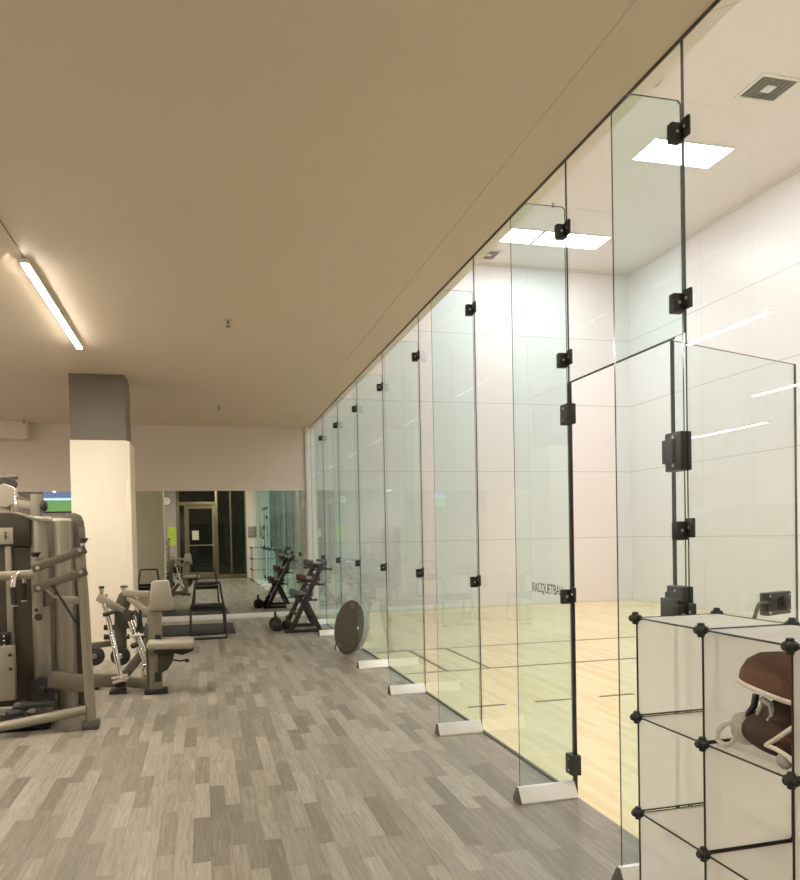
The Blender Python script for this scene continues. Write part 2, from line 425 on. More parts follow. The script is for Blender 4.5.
# ------------------------------------------------------------------ glass fins bracing the wall on the gym side
XF0, XF1 = 1.540, GLASS-.010
def fin_clip(root, z, y=0.0, leaf=.060):
    b = B()
    lohi(b, (XF1-.052, y-.020, z-.040), (XF1-.002, y+.016, z+.034), .004)          # jaws round the fin
    lohi(b, (XF1-.010, y-leaf, z-.030), (XF1+.003, y-.012, z+.046), .004)         # leaf on the wall pane
    k = obj('clip', b, m_black, root)
    bolts(k, [(XF1-.028, y-.021, z-.002)], (0, 1, 0), .007, .005); bolts(k, [(XF1-.011, y-leaf*.6, z+.010)], (1, 0, 0), .007, .005)
    return k
def make_fin():
    r = thing('glass_fin', 'x', 'glass fin', (0, 0, 0), 'glass fins bracing the court wall')
    top = 3.045; R = .10; poly = [(XF0, .030), (XF1, .030), (XF1, top-.012), (XF1-.012, top)]
    for k in range(9):
        a = PI/2+k*PI/16; poly.append((XF0+R+R*math.cos(a), top-R+R*math.sin(a)))
    b = B(); prism(b, poly, 1, -.0045, .0045)
    g = obj('glass_sheet', b, [m_finglass, m_edge], r); edge_slots(g, 1)
    b = B(); prism(b, [(-.050, 0), (.050, 0), (.050, .010), (.010, .078), (-.010, .078), (-.050, .010)], 0, XF0-.012, XF1+.002, .0025)
    f = obj('foot', b, m_alu, r); f['label'] = 'brushed metal wedge foot'
    b = B(); prism(b, [(-.047, .002), (.047, .002), (.047, .010), (.008, .075), (-.008, .075), (-.047, .010)], 0, XF0-.020, XF0-.011, .001)
    obj('end_cap', b, m_alud, f)
    fin_clip(r, 2.918); fin_clip(r, 1.045)
    return r
fin0 = make_fin()
fin_lab = ['tall glass fin nearest the storage cubes, with rounded top corner', 'glass fin at the far jamb of the open doorway', 'second glass fin beyond the doorway',
           'third glass fin beyond the doorway', 'fourth glass fin beyond the doorway, just before the balance dome', 'glass fin right behind the leaning balance dome',
           'glass fin just before the dumbbell rack', 'farthest glass fin, behind the dumbbell rack']
fins = []
for i in range(8):
    o = fin0 if i == 0 else copy_tree(fin0)
    o.location = (0, JOINT[i+1], 0); o['label'] = fin_lab[i]; fins.append(o)
# origin of every fin under its own foot
for ch in {c.data for f in fins for c in [f]+list(f.children_recursive) if c.type == 'MESH'}: pass
for i in (0, 1):
    fin = fins[i]
    for z in ((2.262, 1.376) if i == 0 else (2.262,)):
        src = [c for c in fin.children if c.name.startswith('clip')][0]
        c = copy_tree(src, fin); c.location.z = z-2.918

# ------------------------------------------------------------------ the open glass door
h0 = Vector((GLASS+.004, 2.622, 0)); h1 = Vector((2.716, 2.905, 0)); dv = (h1-h0).normalized(); nv = Vector((dv.y, -dv.x, 0))
door = bpy.data.objects.new('door_1', None); C.objects.link(door); door.location = h0; door['kind'] = 'structure'; door['label'] = 'glass court door standing open into the court'
def dbox(bm, s0, s1, n0, n1, z0, z1, bev=0.0):
    c = h0+dv*((s0+s1)/2)+nv*((n0+n1)/2); c.z = (z0+z1)/2
    r = Matrix((dv, nv, Vector((0, 0, 1)))).transposed().to_4x4(); box(bm, c, (abs(s1-s0), abs(n1-n0), z1-z0), r, bev)
W = (h1-h0).length
b = B(); dbox(b, .008, W, -.006, .006, .012, 2.142); g = obj('glass_leaf', b, [m_glass, m_edge], door)
for p in g.data.polygons: p.material_index = 0 if abs(p.normal.dot(nv)) > .9 else 1; p.use_smooth = False
b = B(); dbox(b, -.003, .008, -.006, .006, .012, 2.142); obj('seal', b, m_seal, door)
for z, h in ((1.688, .155), (1.09, .125), (.17, .125)):
    b = B(); lohi(b, (GLASS-.030, 2.525, z-h/2), (GLASS+.022, 2.630, z+h/2), .006)
    lohi(b, (GLASS-.034, 2.622, z-h*.30), (GLASS+.022, 2.640, z+h*.30), .008)
    if h > .13:
        lohi(b, (GLASS-.044, 2.56, z-.045), (GLASS-.03, 2.63, z+.05), .004)
    else: lohi(b, (GLASS-.046, 2.535, z-h/2-.006), (GLASS-.03, 2.650, z+.012), .004)
    k = obj('hinge', b, m_black, door)
    bolts(k, [(GLASS-.037, 2.565, z-h*.36), (GLASS-.037, 2.565, z+h*.36)], (1, 0, 0), .007, .006)
zl = 1.03
b = B(); dbox(b, W-.275, W-.085, -.022, .022, zl-.052, zl+.052, .006); lk = obj('lock_case', b, m_blackm, door)
b = B(); pc = h0+dv*(W-.160)+nv*.026; pc.z = zl; disc(b, pc, nv, .038, .012, 24, .004); pc2 = pc+nv*.012; disc(b, pc2, nv, .024, .02, 20, .004); obj('cylinder', b, m_black, lk)
sp4 = []
for s_ in (W-.100, W-.260):
    for dz in (-.038, .038):
        q = h0+dv*s_+nv*.023; q.z = zl+dz; sp4.append(q)
bolts(lk, sp4, nv, .006, .004)
q0 = h0+dv*(W-.272)+nv*.012; q0.z = zl+.010; q1 = q0-dv*.05; q2 = q1-dv*.075; q2.z = zl-.10
b = B(); tube(b, [q0, q1-dv*.0, q1-dv*.018-Vector((0, 0, .012)), q2], .009); obj('handle', b, m_silverd, lk)

# ------------------------------------------------------------------ lights
def linear_light(x, y0, y1, label, z=CEIL-.36):
    r = thing('linear_light', label, 'ceiling light', (x, (y0+y1)/2, CEIL), 'linear gym ceiling lights')
    b = B(); lohi(b, (x-.027, y0, z-.005), (x+.027, y1, z+.034), .003); obj('housing', b, m_white, r)
    b = B(); ym = (y0+y1)/2
    lohi(b, (x-.024, y0+.004, z-.010), (x+.024, ym-.003, z+.006), .005); obj('diffuser', b, m_led, r)
    b = B(); lohi(b, (x-.024, ym+.003, z-.010), (x+.024, y1-.004, z+.006), .005); obj('diffuser', b, m_led, r)
    for yy in (y0+.25, y1-.25):
        b = B(); tube(b, [(x, yy, z+.03), (x, yy, CEIL)], .0015, 6); obj('suspension_wire', b, m_bolt, r)
    b = B(); tube(b, [(x, y0+.03, z+.032), (x, y0-.05, CEIL-.004), (x-.01, y0-1.3, CEIL-.004)], .0035, 8); obj('power_cord', b, m_alud, r)
linear_light(-1.112, 5.42, 7.70, 'lit linear light fixed under the gym ceiling near the grey column top', CEIL-.036)
linear_light(.30, .05, 1.25, 'added short linear light out of frame, brightening the storage cubes', CEIL-.036)  # added lamp, out of view, to brighten the organizer front and top
linear_light(-2.6, .5, 2.8, 'added linear light in an unseen second row, brightening the storage cubes')  # unseen fill lamp, added for more light on the organizer
linear_light(-2.6, 5.17, 7.38, 'added linear light in an unseen second row, spreading light over the gym')  # extra row added out of view to lift the gym's light evenly
linear_light(-4.4, 1.2, 3.5, 'linear light in the third row by the shop front')
linear_light(-4.4, 5.17, 7.38, 'linear light in the third row over the left side of the gym')
linear_light(-4.4, 9.2, 11.5, 'linear light at the far left of the gym')

def court_light(x0, x1, y0, y1, label):
    r = thing('court_light', label, 'ceiling light', ((x0+x1)/2, (y0+y1)/2, COURT_C), 'flat panel lights in the court ceiling')
    b = B(); t = .018
    for lo, hi in (((x0, y0), (x1, y0+t)), ((x0, y1-t), (x1, y1)), ((x0, y0+t), (x0+t, y1-t)), ((x1-t, y0+t), (x1, y1-t))):
        lohi(b, (lo[0], lo[1], COURT_C-.014), (hi[0], hi[1], COURT_C-.0005))
    obj('frame', b, m_white, r)
    b = B(); lohi(b, (x0+t, y0+t, COURT_C-.010), (x1-t, y1-t, COURT_C-.002)); obj('diffuser', b, m_panel, r)
court_light(5.715, 6.92, 8.36, 8.92, 'bright panel light in the court ceiling, nearest to the round-cornered fin')
court_light(5.645, 6.88, 11.32, 11.89, 'bright far panel light right of its neighbour, by the court ceiling end')
court_light(4.39, 5.615, 11.32, 11.89, 'bright far panel light beside the ceiling vent, left of its neighbour')
court_light(5.715, 6.92, 5.3, 5.86, 'court panel light out of frame in the middle')
court_light(5.715, 6.92, 2.2, 2.76, 'court panel light out of frame near the back wall')
court_light(3.1, 4.3, 5.3, 5.86, 'court panel light hidden above the gym ceiling edge, middle')
court_light(3.1, 4.3, 2.2, 2.76, 'court panel light hidden above the gym ceiling edge, near')
court_light(2.6, 3.8, 8.36, 8.92, 'court panel light hidden above the gym ceiling edge, far')

def vent(x0, x1, y0, y1, label):
    r = thing('ceiling_vent', label, 'vent', ((x0+x1)/2, (y0+y1)/2, COURT_C), 'square vents in the court ceiling')
    b = B(); t = .035; z0, z1 = COURT_C-.016, COURT_C-.0005
    for lo, hi in (((x0, y0), (x1, y0+t)), ((x0, y1-t), (x1, y1)), ((x0, y0+t), (x0+t, y1-t)), ((x1-t, y0+t), (x1, y1-t))): lohi(b, (lo[0], lo[1], z0), (hi[0], hi[1], z1))
    obj('frame', b, m_white, r)
    b = B(); lohi(b, (x0+t, y0+t, z1-.003), (x1-t, y1-t, z1)); obj('backing', b, m_ventd, r)
    b = B(); n = 12
    for k in range(n):
        y = y0+t+(y1-y0-2*t)*(k+.5)/n; box(b, ((x0+x1)/2, y, z0+.006), (x1-x0-2*t, .016, .003), rotm(.5))
    for k in range(1, 8):
        x = x0+t+(x1-x0-2*t)*k/8; lohi(b, (x-.004, y0+t, z0+.001), (x+.004, y1-t, z0+.008))
    obj('louvres', b, m_vent, r)
    b = B(); w_ = (x1-x0)*.24; box(b, ((x0+x1)/2, (y0+y1)/2, z0+.002), (w_, w_, .006), None, .002); obj('centre_plate', b, m_white, r)
vent(6.10, 6.63, 6.93, 7.39, 'square grey vent in the court ceiling, nearest the camera')
vent(4.93, 5.28, 12.26, 12.72, 'square grey vent in the court ceiling beside the far panel lights')

def sprinkler(x, y, z, label):
    r = thing('sprinkler_head', label, 'sprinkler', (x, y, z), 'ceiling sprinklers')
    b = B(); lathe(b, [(0, 0), (.034, 0), (.032, -.006), (.012, -.010), (0, -.010)], Matrix.Translation((x, y, z)), 16); obj('escutcheon', b, m_bolt, r)
    b = B(); tube(b, [(x, y, z-.008), (x, y, z-.030)], .008, 10)
    tube(b, [(x-.008, y, z-.03), (x-.012, y, z-.045), (x, y, z-.058)], .003, 6); tube(b, [(x+.008, y, z-.03), (x+.012, y, z-.045), (x, y, z-.058)], .003, 6)
    disc(b, (x, y, z-.059), (0, 0, 1), .022, .003, 14, .001); obj('deflector', b, m_alud, r)
sprinkler(.258, 6.63, CEIL, 'nearer small sprinkler head on the gym ceiling')
sprinkler(.267, 10.86, CEIL, 'farther small sprinkler head on the gym ceiling, near the far wall')
sprinkler(-2.64, 12.5, CEIL, 'small dark sprinkler head on the gym ceiling beside the bulkhead')
sprinkler(5.29, 10.36, COURT_C, 'small sprinkler head on the court ceiling before the far panel lights')
b = B(); lathe(b, [(0, 0), (.085, 0), (.085, -.020), (.070, -.034), (.045, -.050), (0, -.052)], Matrix.Translation((5.0, 7.31, COURT_C-.0005)), 24)
r = thing('smoke_detector', 'round white smoke detector on the court ceiling above the tall glass fin', 'smoke detector', (5.0, 7.31, COURT_C))
obj('housing', b, solid('detector plastic', (.50, .47, .43), .5), r)
b = B(); lathe(b, [(.046, -.047), (.050, -.050), (.046, -.056), (.0, -.058)], Matrix.Translation((5.0, 7.31, COURT_C-.0005)), 24); obj('sensor_grille', b, m_vent, r)

# ------------------------------------------------------------------ column
r = thing('square_column', 'square column, grey at the top and cream below, behind the exercise machines', 'column', (-1.13, 9.33, 0)); r['kind'] = 'structure'; r.name = 'wall_column'; del r['category']
b = B(); lohi(b, (-1.432, 9.03, 2.53), (-.832, 9.63, CEIL)); obj('upper_shaft', b, m_colgrey, r)['label'] = 'grey painted upper shaft'
b = B(); lohi(b, (-1.44, 9.02, 0), (-.825, 9.64, 2.532), .004); obj('casing', b, m_cream, r)['label'] = 'cream casing'
b = B(); lohi(b, (-.827, 9.015, 0), (-.797, 9.645, 2.525), .004); lohi(b, (-.842, 9.012, 0), (-.822, 9.03, 2.53), .003); obj('corner_trim', b, m_cream, r)

# ------------------------------------------------------------------ mirror
b = B(); lohi(b, (-5.6, FAR-.008, .088), (1.735, FAR-.0005, 2.19)); mo = obj('wall_mirror', b, m_mirror, None, False); recenter(mo)
tag(mo, 'long frameless mirror covering the lower far wall of the gym', 'mirror')

# ------------------------------------------------------------------ shop front seen in the mirror
def frame_bars(bm, bars, y0=BACK-.10, y1=BACK-.02):
    for x0, x1, z0, z1 in bars: lohi(bm, (x0, y0, z0), (x1, y1, z1), .004)
b = B(); frame_bars(b, [(-.86, -.76, 0, CEIL), (-.60, -.56, 0, 2.55), (.42, .50, 0, CEIL), (.905, .955, 0, CEIL), (1.40, 1.45, 0, CEIL), (-.76, .42, 2.52, 2.64), (-.86, 1.45, CEIL-.08, CEIL), (-.76, -.56, 0, .12), (.5, 1.40, 0, .14)])
fr = struct('window_%d' % (wn+1), b, m_bronze, 'bronze framed shop front, seen in the mirror')
b = B()
for x0, x1, z0, z1 in ((-.76, .42, 2.64, CEIL-.08), (.50, .905, .14, CEIL-.08), (.955, 1.40, .14, CEIL-.08), (-.76, -.60, .12, 2.52)): lohi(b, (x0, BACK-.065, z0), (x1, BACK-.057, z1))
obj('pane', b, m_dglass, fr)
d2 = bpy.data.objects.new('door_2', None); C.objects.link(d2); d2.location = (-.07, BACK-.06, 0); d2['kind'] = 'structure'; d2['label'] = 'bronze framed glass entrance door, seen in the mirror'
b = B(); frame_bars(b, [(-.555, -.45, .01, 2.51), (.31, .415, .01, 2.51), (-.45, .31, .01, .24), (-.45, .31, 2.40, 2.51)], BACK-.085, BACK-.035); obj('frame', b, m_bronze, d2)
b = B(); lohi(b, (-.45, BACK-.064, .24), (.31, BACK-.056, 2.40)); obj('pane', b, m_dglass, d2)
b = B(); tube(b, [(-.50, BACK-.034, 1.16), (-.50, BACK+.03, 1.16), (.37, BACK+.03, 1.16), (.37, BACK-.034, 1.16)], .014); obj('push_bar', b, m_silver, d2)
b = B(); lohi(b, (-.36, BACK-.0555, 1.35), (-.14, BACK-.0545, 1.66)); pn = obj('notice', b, m_paper, d2)

# things on the wall behind the viewpoint
r = thing('wall_clock', 'round white wall clock on the grey wall, seen in the mirror', 'clock', (-1.16, BACK, 2.67))
cm = along((-1.16, BACK+.018, 2.67), (0, 1, 0))
b = B(); lathe(b, [(.0, -.0175), (.150, -.0175), (.152, .008), (.138, .014), (.134, .006)], cm, 32); obj('case', b, m_blackm, r)
b = B(); lathe(b, [(.134, .004), (0, .006)], cm, 32); obj('dial', b, m_white, r)
b = B(); beam(b, (-1.16, BACK+.026, 2.67), (-1.10, BACK+.026, 2.72), .010, .003, 0, (0, 1, 0)); beam(b, (-1.16, BACK+.027, 2.67), (-1.16, BACK+.027, 2.78), .007, .003, 0, (0, 1, 0)); obj('hand', b, m_black, r)
r = thing('wall_poster', 'lime green poster on the grey wall, seen in the mirror', 'poster', (-.98, BACK, 1.2))
b = B(); lohi(b, (-1.13, BACK+.0005, 1.19), (-.88, BACK+.003, 1.80)); obj('sheet', b, m_poster, r)
b = B()
for k in range(5): lohi(b, (-1.10, BACK+.003, 1.34+k*.08), (-.93-.02*(k % 2), BACK+.0036, 1.35+k*.08))
obj('print', b, m_print, r)
r = thing('wall_sign', 'grey slatted notice board on the white wall strip, seen in the mirror', 'sign', (1.64, BACK, 1.4))
b = B(); lohi(b, (1.50, BACK+.0005, 1.38), (1.80, BACK+.012, 1.78), .002); obj('board', b, m_vent, r)
b = B()
for k in range(3): lohi(b, (1.515, BACK+.012, 1.41+k*.125), (1.785, BACK+.017, 1.50+k*.125), .001)
obj('slat', b, m_wallgrey, r)
r = thing('television', 'wall mounted television showing a green sports pitch, seen in the mirror', 'television', (-4.34, BACK, 2.32))
b = B(); lohi(b, (-4.99, BACK+.04, 2.32), (-3.69, BACK+.085, 3.10), .008); obj('case', b, m_black, r)
b = B(); lohi(b, (-4.97, BACK+.0845, 2.36), (-3.71, BACK+.0865, 3.08)); obj('screen', b, m_tv, r, False)
b = B(); lohi(b, (-4.5, BACK+.001, 2.5), (-4.1, BACK+.041, 2.9), .003); obj('bracket', b, m_blackm, r)

# ================================================================== THINGS
# ------------------------------------------------------------------ storage cubes
XA, XB = 1.486, 1.824; YN = [2.330, 1.972, 1.614, 1.256]; ZN = [.024, .366, .711, 1.066]
org = thing('storage_organizer', 'frosted plastic storage cubes with black ball connectors against the glass wall', 'storage cubes', ((XA+XB)/2, (YN[0]+YN[-1])/2, 0))
WR = .0032
def panel(kind, corners, m, inset=.010):
    """plastic sheet with a thin black wire rim"""
    c = [Vector(p) for p in corners]; cen = sum(c, Vector())/4
    nrm = (c[1]-c[0]).cross(c[3]-c[0]).normalized()
    q = []
    u = (c[1]-c[0]).normalized(); v = (c[3]-c[0]).normalized()
    L1, L2 = (c[1]-c[0]).length, (c[3]-c[0]).length
    b = B(); n = 10; grid = {}
    for side in (-.0009, .0009):
        for i in range(n+1):
            for j in range(n+1):
                s = inset/L1+(1-2*inset/L1)*i/n; t = inset/L2+(1-2*inset/L2)*j/n
                sag = -.004*math.sin(PI*s)*math.sin(PI*t) if abs(nrm.z) > .9 else .003*math.sin(PI*s)*math.sin(PI*t)
                off = Vector((0, 0, sag)) if abs(nrm.z) > .9 else nrm*sag
                grid[side, i, j] = b.verts.new(c[0]+u*L1*s+v*L2*t+nrm*side+off)
        for i in range(n):
            for j in range(n): b.faces.new((grid[side, i, j], grid[side, i+1, j], grid[side, i+1, j+1], grid[side, i, j+1]))
    rim = [(i, 0) for i in range(n)]+[(n, j) for j in range(n)]+[(n-i, n) for i in range(n)]+[(0, n-j) for j in range(n)]
    for (a, bb), (cc, d) in zip(rim, rim[1:]+rim[:1]): b.faces.new((grid[-.0009, a, bb], grid[-.0009, cc, d], grid[.0009, cc, d], grid[.0009, a, bb]))
    o = obj(kind, b, m, org)
    b = B(); ins = .006
    k = [c[0]+u*ins+v*ins, c[1]-u*ins+v*ins, c[2]-u*ins-v*ins, c[3]+u*ins-v*ins]
    for i in range(4): tube(b, [k[i], k[(i+1) % 4]], WR, 8)
    obj('wire_rim', b, m_black, o)
for i in range(3):
    for z in ZN: panel('top_panel' if z == ZN[-1] else 'shelf', [(XA, YN[i+1], z), (XB, YN[i+1], z), (XB, YN[i], z), (XA, YN[i], z)], m_frosttop if z == ZN[-1] else m_frost)
    for k in range(3): panel('back_panel', [(XB, YN[i+1], ZN[k]), (XB, YN[i], ZN[k]), (XB, YN[i], ZN[k+1]), (XB, YN[i+1], ZN[k+1])], m_frost)
for i in range(4):
    for k in range(3): panel('side_panel', [(XA, YN[i], ZN[k]), (XB, YN[i], ZN[k]), (XB, YN[i], ZN[k+1]), (XA, YN[i], ZN[k+1])], m_frost)
b = B(); ball(b, (XA, YN[0], ZN[0]), .019)
for d in ((1, 0, 0), (-1, 0, 0), (0, 1, 0), (0, -1, 0), (0, 0, 1), (0, 0, -1)): disc(b, Vector((XA, YN[0], ZN[0]))+Vector(d)*.017, d, .011, .010, 12, .002)
con = obj('connector', b, m_black, org)
for x in (XA, XB):
    for y in YN:
        for z in ZN:
            if (x, y, z) == (XA, YN[0], ZN[0]): continue
            c = con.copy(); C.objects.link(c); c.parent = org; c.location = (x-XA, y-YN[0], z-ZN[0])

# ------------------------------------------------------------------ what lies in the top cube
def blob(bm, p, r, sc, rot=None, amp=.1, seed=0, seg=28):
    t = bmesh.new(); bmesh.ops.create_uvsphere(t, u_segments=seg, v_segments=seg*2//3, radius=1.0)
    rd = random.Random(seed); ph = [(Vector((rd.uniform(-1, 1), rd.uniform(-1, 1), rd.uniform(-1, 1))).normalized()*rd.uniform(2, 6), rd.uniform(0, 6)) for _ in range(7)]
    for v in t.verts:
        n = v.co.copy(); f = sum(math.sin(n.dot(a)+q) for a, q in ph)/len(ph); v.co = n*(1+amp*f)
    m = Matrix.Translation(p) @ (rot or Matrix.Identity(4)) @ Matrix.Diagonal((r*sc[0], r*sc[1], r*sc[2], 1))
    bmesh.ops.transform(t, matrix=m, verts=t.verts[:]); merge(bm, t)
zf = ZN[2]+.006
pa = (1.560, 1.901, 0.897); pb = (1.600, 1.839, 0.981); pcn = (1.540, 1.668, 0.893)
cx, cy = 1.655, 1.762
r = thing('padded_headgear', 'brown padded headgear with off-white piping, uppermost in the storage cube', 'headgear', (cx, cy, zf+.12))
hm = Matrix.Translation((cx-.012, cy+.030, zf+.190)) @ rotm(.13, .06, 0) @ Matrix.Diagonal((1.10, 1.28, .90, 1))
b = B(); prof = [(.108, -.004), (.114, .008), (.112, .035), (.102, .066), (.080, .092), (.045, .108), (0, .112)]
lathe(b, prof+[(0, .104), (.070, .084), (.096, .060), (.104, .030), (.104, -.004)], hm, 32); obj('shell', b, m_brown, r)
b = B(); tube(b, [hm @ Vector((.110*math.cos(a*2*PI/40), .110*math.sin(a*2*PI/40), -.004+.008*math.cos(a*4*PI/40))) for a in range(41)], .0085, 8); obj('piping', b, m_trimw, r)['label'] = 'off-white piping round the brim'
b = B(); tube(b, [(1.565, 1.808, 0.880), (1.560, 1.767, 0.872), (1.560, 1.760, 0.845), (1.560, 1.779, 0.820), (1.562, 1.809, 0.813), (1.565, 1.821, 0.833), (1.572, 1.808, 0.865)], .0095, 10); obj('ear_loop', b, m_greyfab, r)
b = B(); blob(b, (1.600, 1.767, 0.837), .062, (.8, .85, .80), None, .10, 21); obj('side_flap', b, m_brownd, r)
b = B(); tube(b, [(1.580, 1.849, 0.885), (1.570, 1.846, 0.851), (1.570, 1.867, 0.825), (1.575, 1.882, 0.803), (1.580, 1.863, 0.795)], .010, 8); obj('strap', b, m_black, r)
b = B(); box(b, (1.600, 1.765, 0.987), (.045, .040, .012), rotm(.2), .004); obj('buckle', b, m_greyfab, r)

r = thing('brown_pouch', 'dark brown pouch with pale trimmed flap, under the headgear', 'pouch', (cx, cy, zf))
b = B(); blob(b, (cx-.035, cy+.030, zf+.064), .088, (1.05, 1.30, .72), rotm(0, 0, .4), .16, 3); obj('body', b, m_brownd, r)
b = B(); blob(b, (1.570, 1.727, 0.778), .040, (.75, .70, .55), rotm(.6, .1, .2), .08, 5); obj('flap', b, m_brown, r)
b = B(); tube(b, [(1.540, 1.651, 0.845), (1.530, 1.679, 0.819), (1.530, 1.720, 0.787), (1.535, 1.760, 0.761)], .0065, 8); obj('piping', b, m_trimw, r)
b = B(); tube(b, [(1.535, 1.760, 0.761), (1.525, 1.711, 0.764), (1.522, 1.671, 0.759), (1.525, 1.643, 0.745)], .0065, 8); obj('piping', b, m_trimw, r)
b = B(); blob(b, (1.535, 1.689, 0.736), .030, (.6, .75, .75), rotm(0, 0, .3), .12, 6); obj('lining', b, m_greyfab, r)

r = thing('plastic_bag', 'crumpled clear plastic bag at the left of the brown pouch in the cube', 'bag', (cx-.06, cy+.12, zf))
b = B(); blob(b, (1.585, 1.898, .772), .054, (1.0, .75, .88), rotm(0, 0, .5), .24, 11, 36); obj('body', b, m_bag, r)
b = B(); tube(b, [(1.512, 1.906, 0.724), (1.512, 1.933, 0.732), (1.512, 1.928, 0.761), (1.512, 1.900, 0.789), (1.512, 1.865, 0.803), (1.512, 1.840, 0.795), (1.512, 1.853, 0.762), (1.512, 1.875, 0.735), (1.512, 1.906, 0.724)], .008, 8); obj('handle', b, m_bag, r)

# ------------------------------------------------------------------ balance dome leaning on the glass
n = Vector((-.92, -.31, .20)).normalized()
pc = Vector((1.622, 8.46, .316))
r = thing('balance_dome', 'grey half-ball balance trainer with black flat base, leaning against the glass wall', 'balance trainer', (1.62, 8.46, 0))
m_ = along(pc, n); R = .315
b = B(); lathe(b, [(0, .026), (.05, .026), (.27, .026), (.302, .020), (R, .006), (R, -.010), (.300, -.022), (0, -.022)], m_, 48); pl = obj('platform', b, m_plat, r); pl['label'] = 'black flat platform'
b = B(); prof = [(.306, -.012), (.318, -.022), (.310, -.036)]
for k in range(0, 13):
    a = k*PI/24; prof.append((.300*math.cos(a), -.034-.165*math.sin(a)))
prof[-1] = (0, prof[-1][1]); lathe(b, prof, m_, 48); obj('dome', b, m_dome, r)
b = B(); 
for s in (-1, 1): box(b, m_ @ Vector((.255*s, 0, .028)), (.05, .11, .012), m_.to_3x3().to_4x4(), .005)
obj('grip', b, m_alud, pl)
b = B(); disc(b, m_ @ Vector((.09, -.24, .028)), n, .018, .006, 14, .002); obj('badge', b, m_white, pl)

# ------------------------------------------------------------------ dumbbell rack
r = thing('dumbbell_rack', 'black three-tier dumbbell rack leaning toward the far end of the glass wall', 'dumbbell rack', (1.40, 10.98, 0))
for y in (10.62, 11.32):
    b = B(); beam(b, (1.10, y, .025), (1.64, y, .025), .06, .045, .006); obj('base_bar', b, m_blackm, r)
    b = B(); beam(b, (1.20, y, .045), (1.665, y, .985), .06, .115, .006, (0, 1, 0)); obj('upright', b, m_blackm, r)
    b = B(); beam(b, (1.405, y, .47), (1.60, y, .046), .06, .115, .006, (0, 1, 0)); obj('brace', b, m_blackm, r)
b = B(); beam(b, (1.30, 10.62, .24), (1.30, 11.32, .24), .04, .05, .004); beam(b, (1.58, 10.62, .09), (1.58, 11.32, .09), .04, .05, .004); obj('cross_bar', b, m_blackm, r)
tiers = ((1.645, .955), (1.535, .735), (1.425, .515))
dbspots = []
for xt, zt in tiers:
    b = B()
    for dx in (-.125, .055): beam(b, (xt+dx, 10.58, zt-.03), (xt+dx, 11.36, zt-.03), .045, .022, .003)
    for y in (10.60, 11.34): beam(b, (xt-.16, y, zt-.052), (xt+.135, y, zt-.052), .028, .026, .003)
    obj('tray', b, m_blackm, r)
    b = B()
    for y in (10.60, 11.34): disc(b, (xt+.142, y, zt-.052), (1, 0, 0), .020, .022, 14, .004)
    obj('end_cap', b, m_black, r)
    for y in (10.72, 10.97, 11.22): dbspots.append((xt-.035, y, zt))
def make_db():
    d = thing('dumbbell', 'x', 'dumbbell', (0, 0, 0), 'dumbbells on the rack')
    b = B(); tube(b, [(-.062, 0, 0), (.062, 0, 0)], .015, 12); obj('handle', b, m_bolt, d)
    for s in (-1, 1):
        b = B(); lathe(b, [(0, -.042), (.038, -.042), (.048, -.032), (.048, .032), (.038, .042), (0, .042)], along((s*.100, 0, 0), (1, 0, 0)), 8); obj('head', b, m_rub, d)
    return d
db0 = make_db(); tn = ['top', 'middle', 'bottom']; pn = ['nearest', 'middle', 'farthest']
for i, (x, y, z) in enumerate(dbspots):
    o = db0 if i == 0 else copy_tree(db0)
    o.location = (x, y, z+.034)
    t, q = divmod(i, 3)
    if t == 0: clr, mm = 'slate grey', m_slate
    elif t == 1: clr, mm = 'dark red', m_red
    else: clr, mm = 'dark', m_rub
    o['label'] = '%s dumbbell, %s of three on the %s tier of the rack' % (clr, pn[q], tn[t])
    if t < 2:
        for c in o.children:
            if c.name.startswith('head'):
                c.data = c.data.copy(); c.data.materials[0] = mm
def kettlebell(x, y, s, label):
    k = thing('kettlebell', label, 'kettlebell', (x, y, 0), 'kettlebells under the rack')
    b = B(); lathe(b, [(0, 0), (.058*s, 0), (.085*s, .03*s), (.100*s, .085*s), (.088*s, .140*s), (.050*s, .175*s), (0, .185*s)], Matrix.Translation((x, y, 0)), 20); obj('body', b, m_rub, k)
    b = B(); tube(b, [(x, y-.055*s, .155*s), (x, y-.068*s, .205*s), (x, y-.050*s, .250*s), (x, y, .262*s), (x, y+.050*s, .250*s), (x, y+.068*s, .205*s), (x, y+.055*s, .155*s)], .014*s, 10); obj('handle', b, m_blackm, k)
kettlebell(1.02, 11.16, 1.0, 'large black kettlebell left of the rack, nearest the mirror')
kettlebell(1.18, 11.05, .8, 'black kettlebell on the floor under the near half of the rack')
kettlebell(1.02, 10.92, .85, 'small black kettlebell farthest left, nearer the viewpoint than its neighbour')

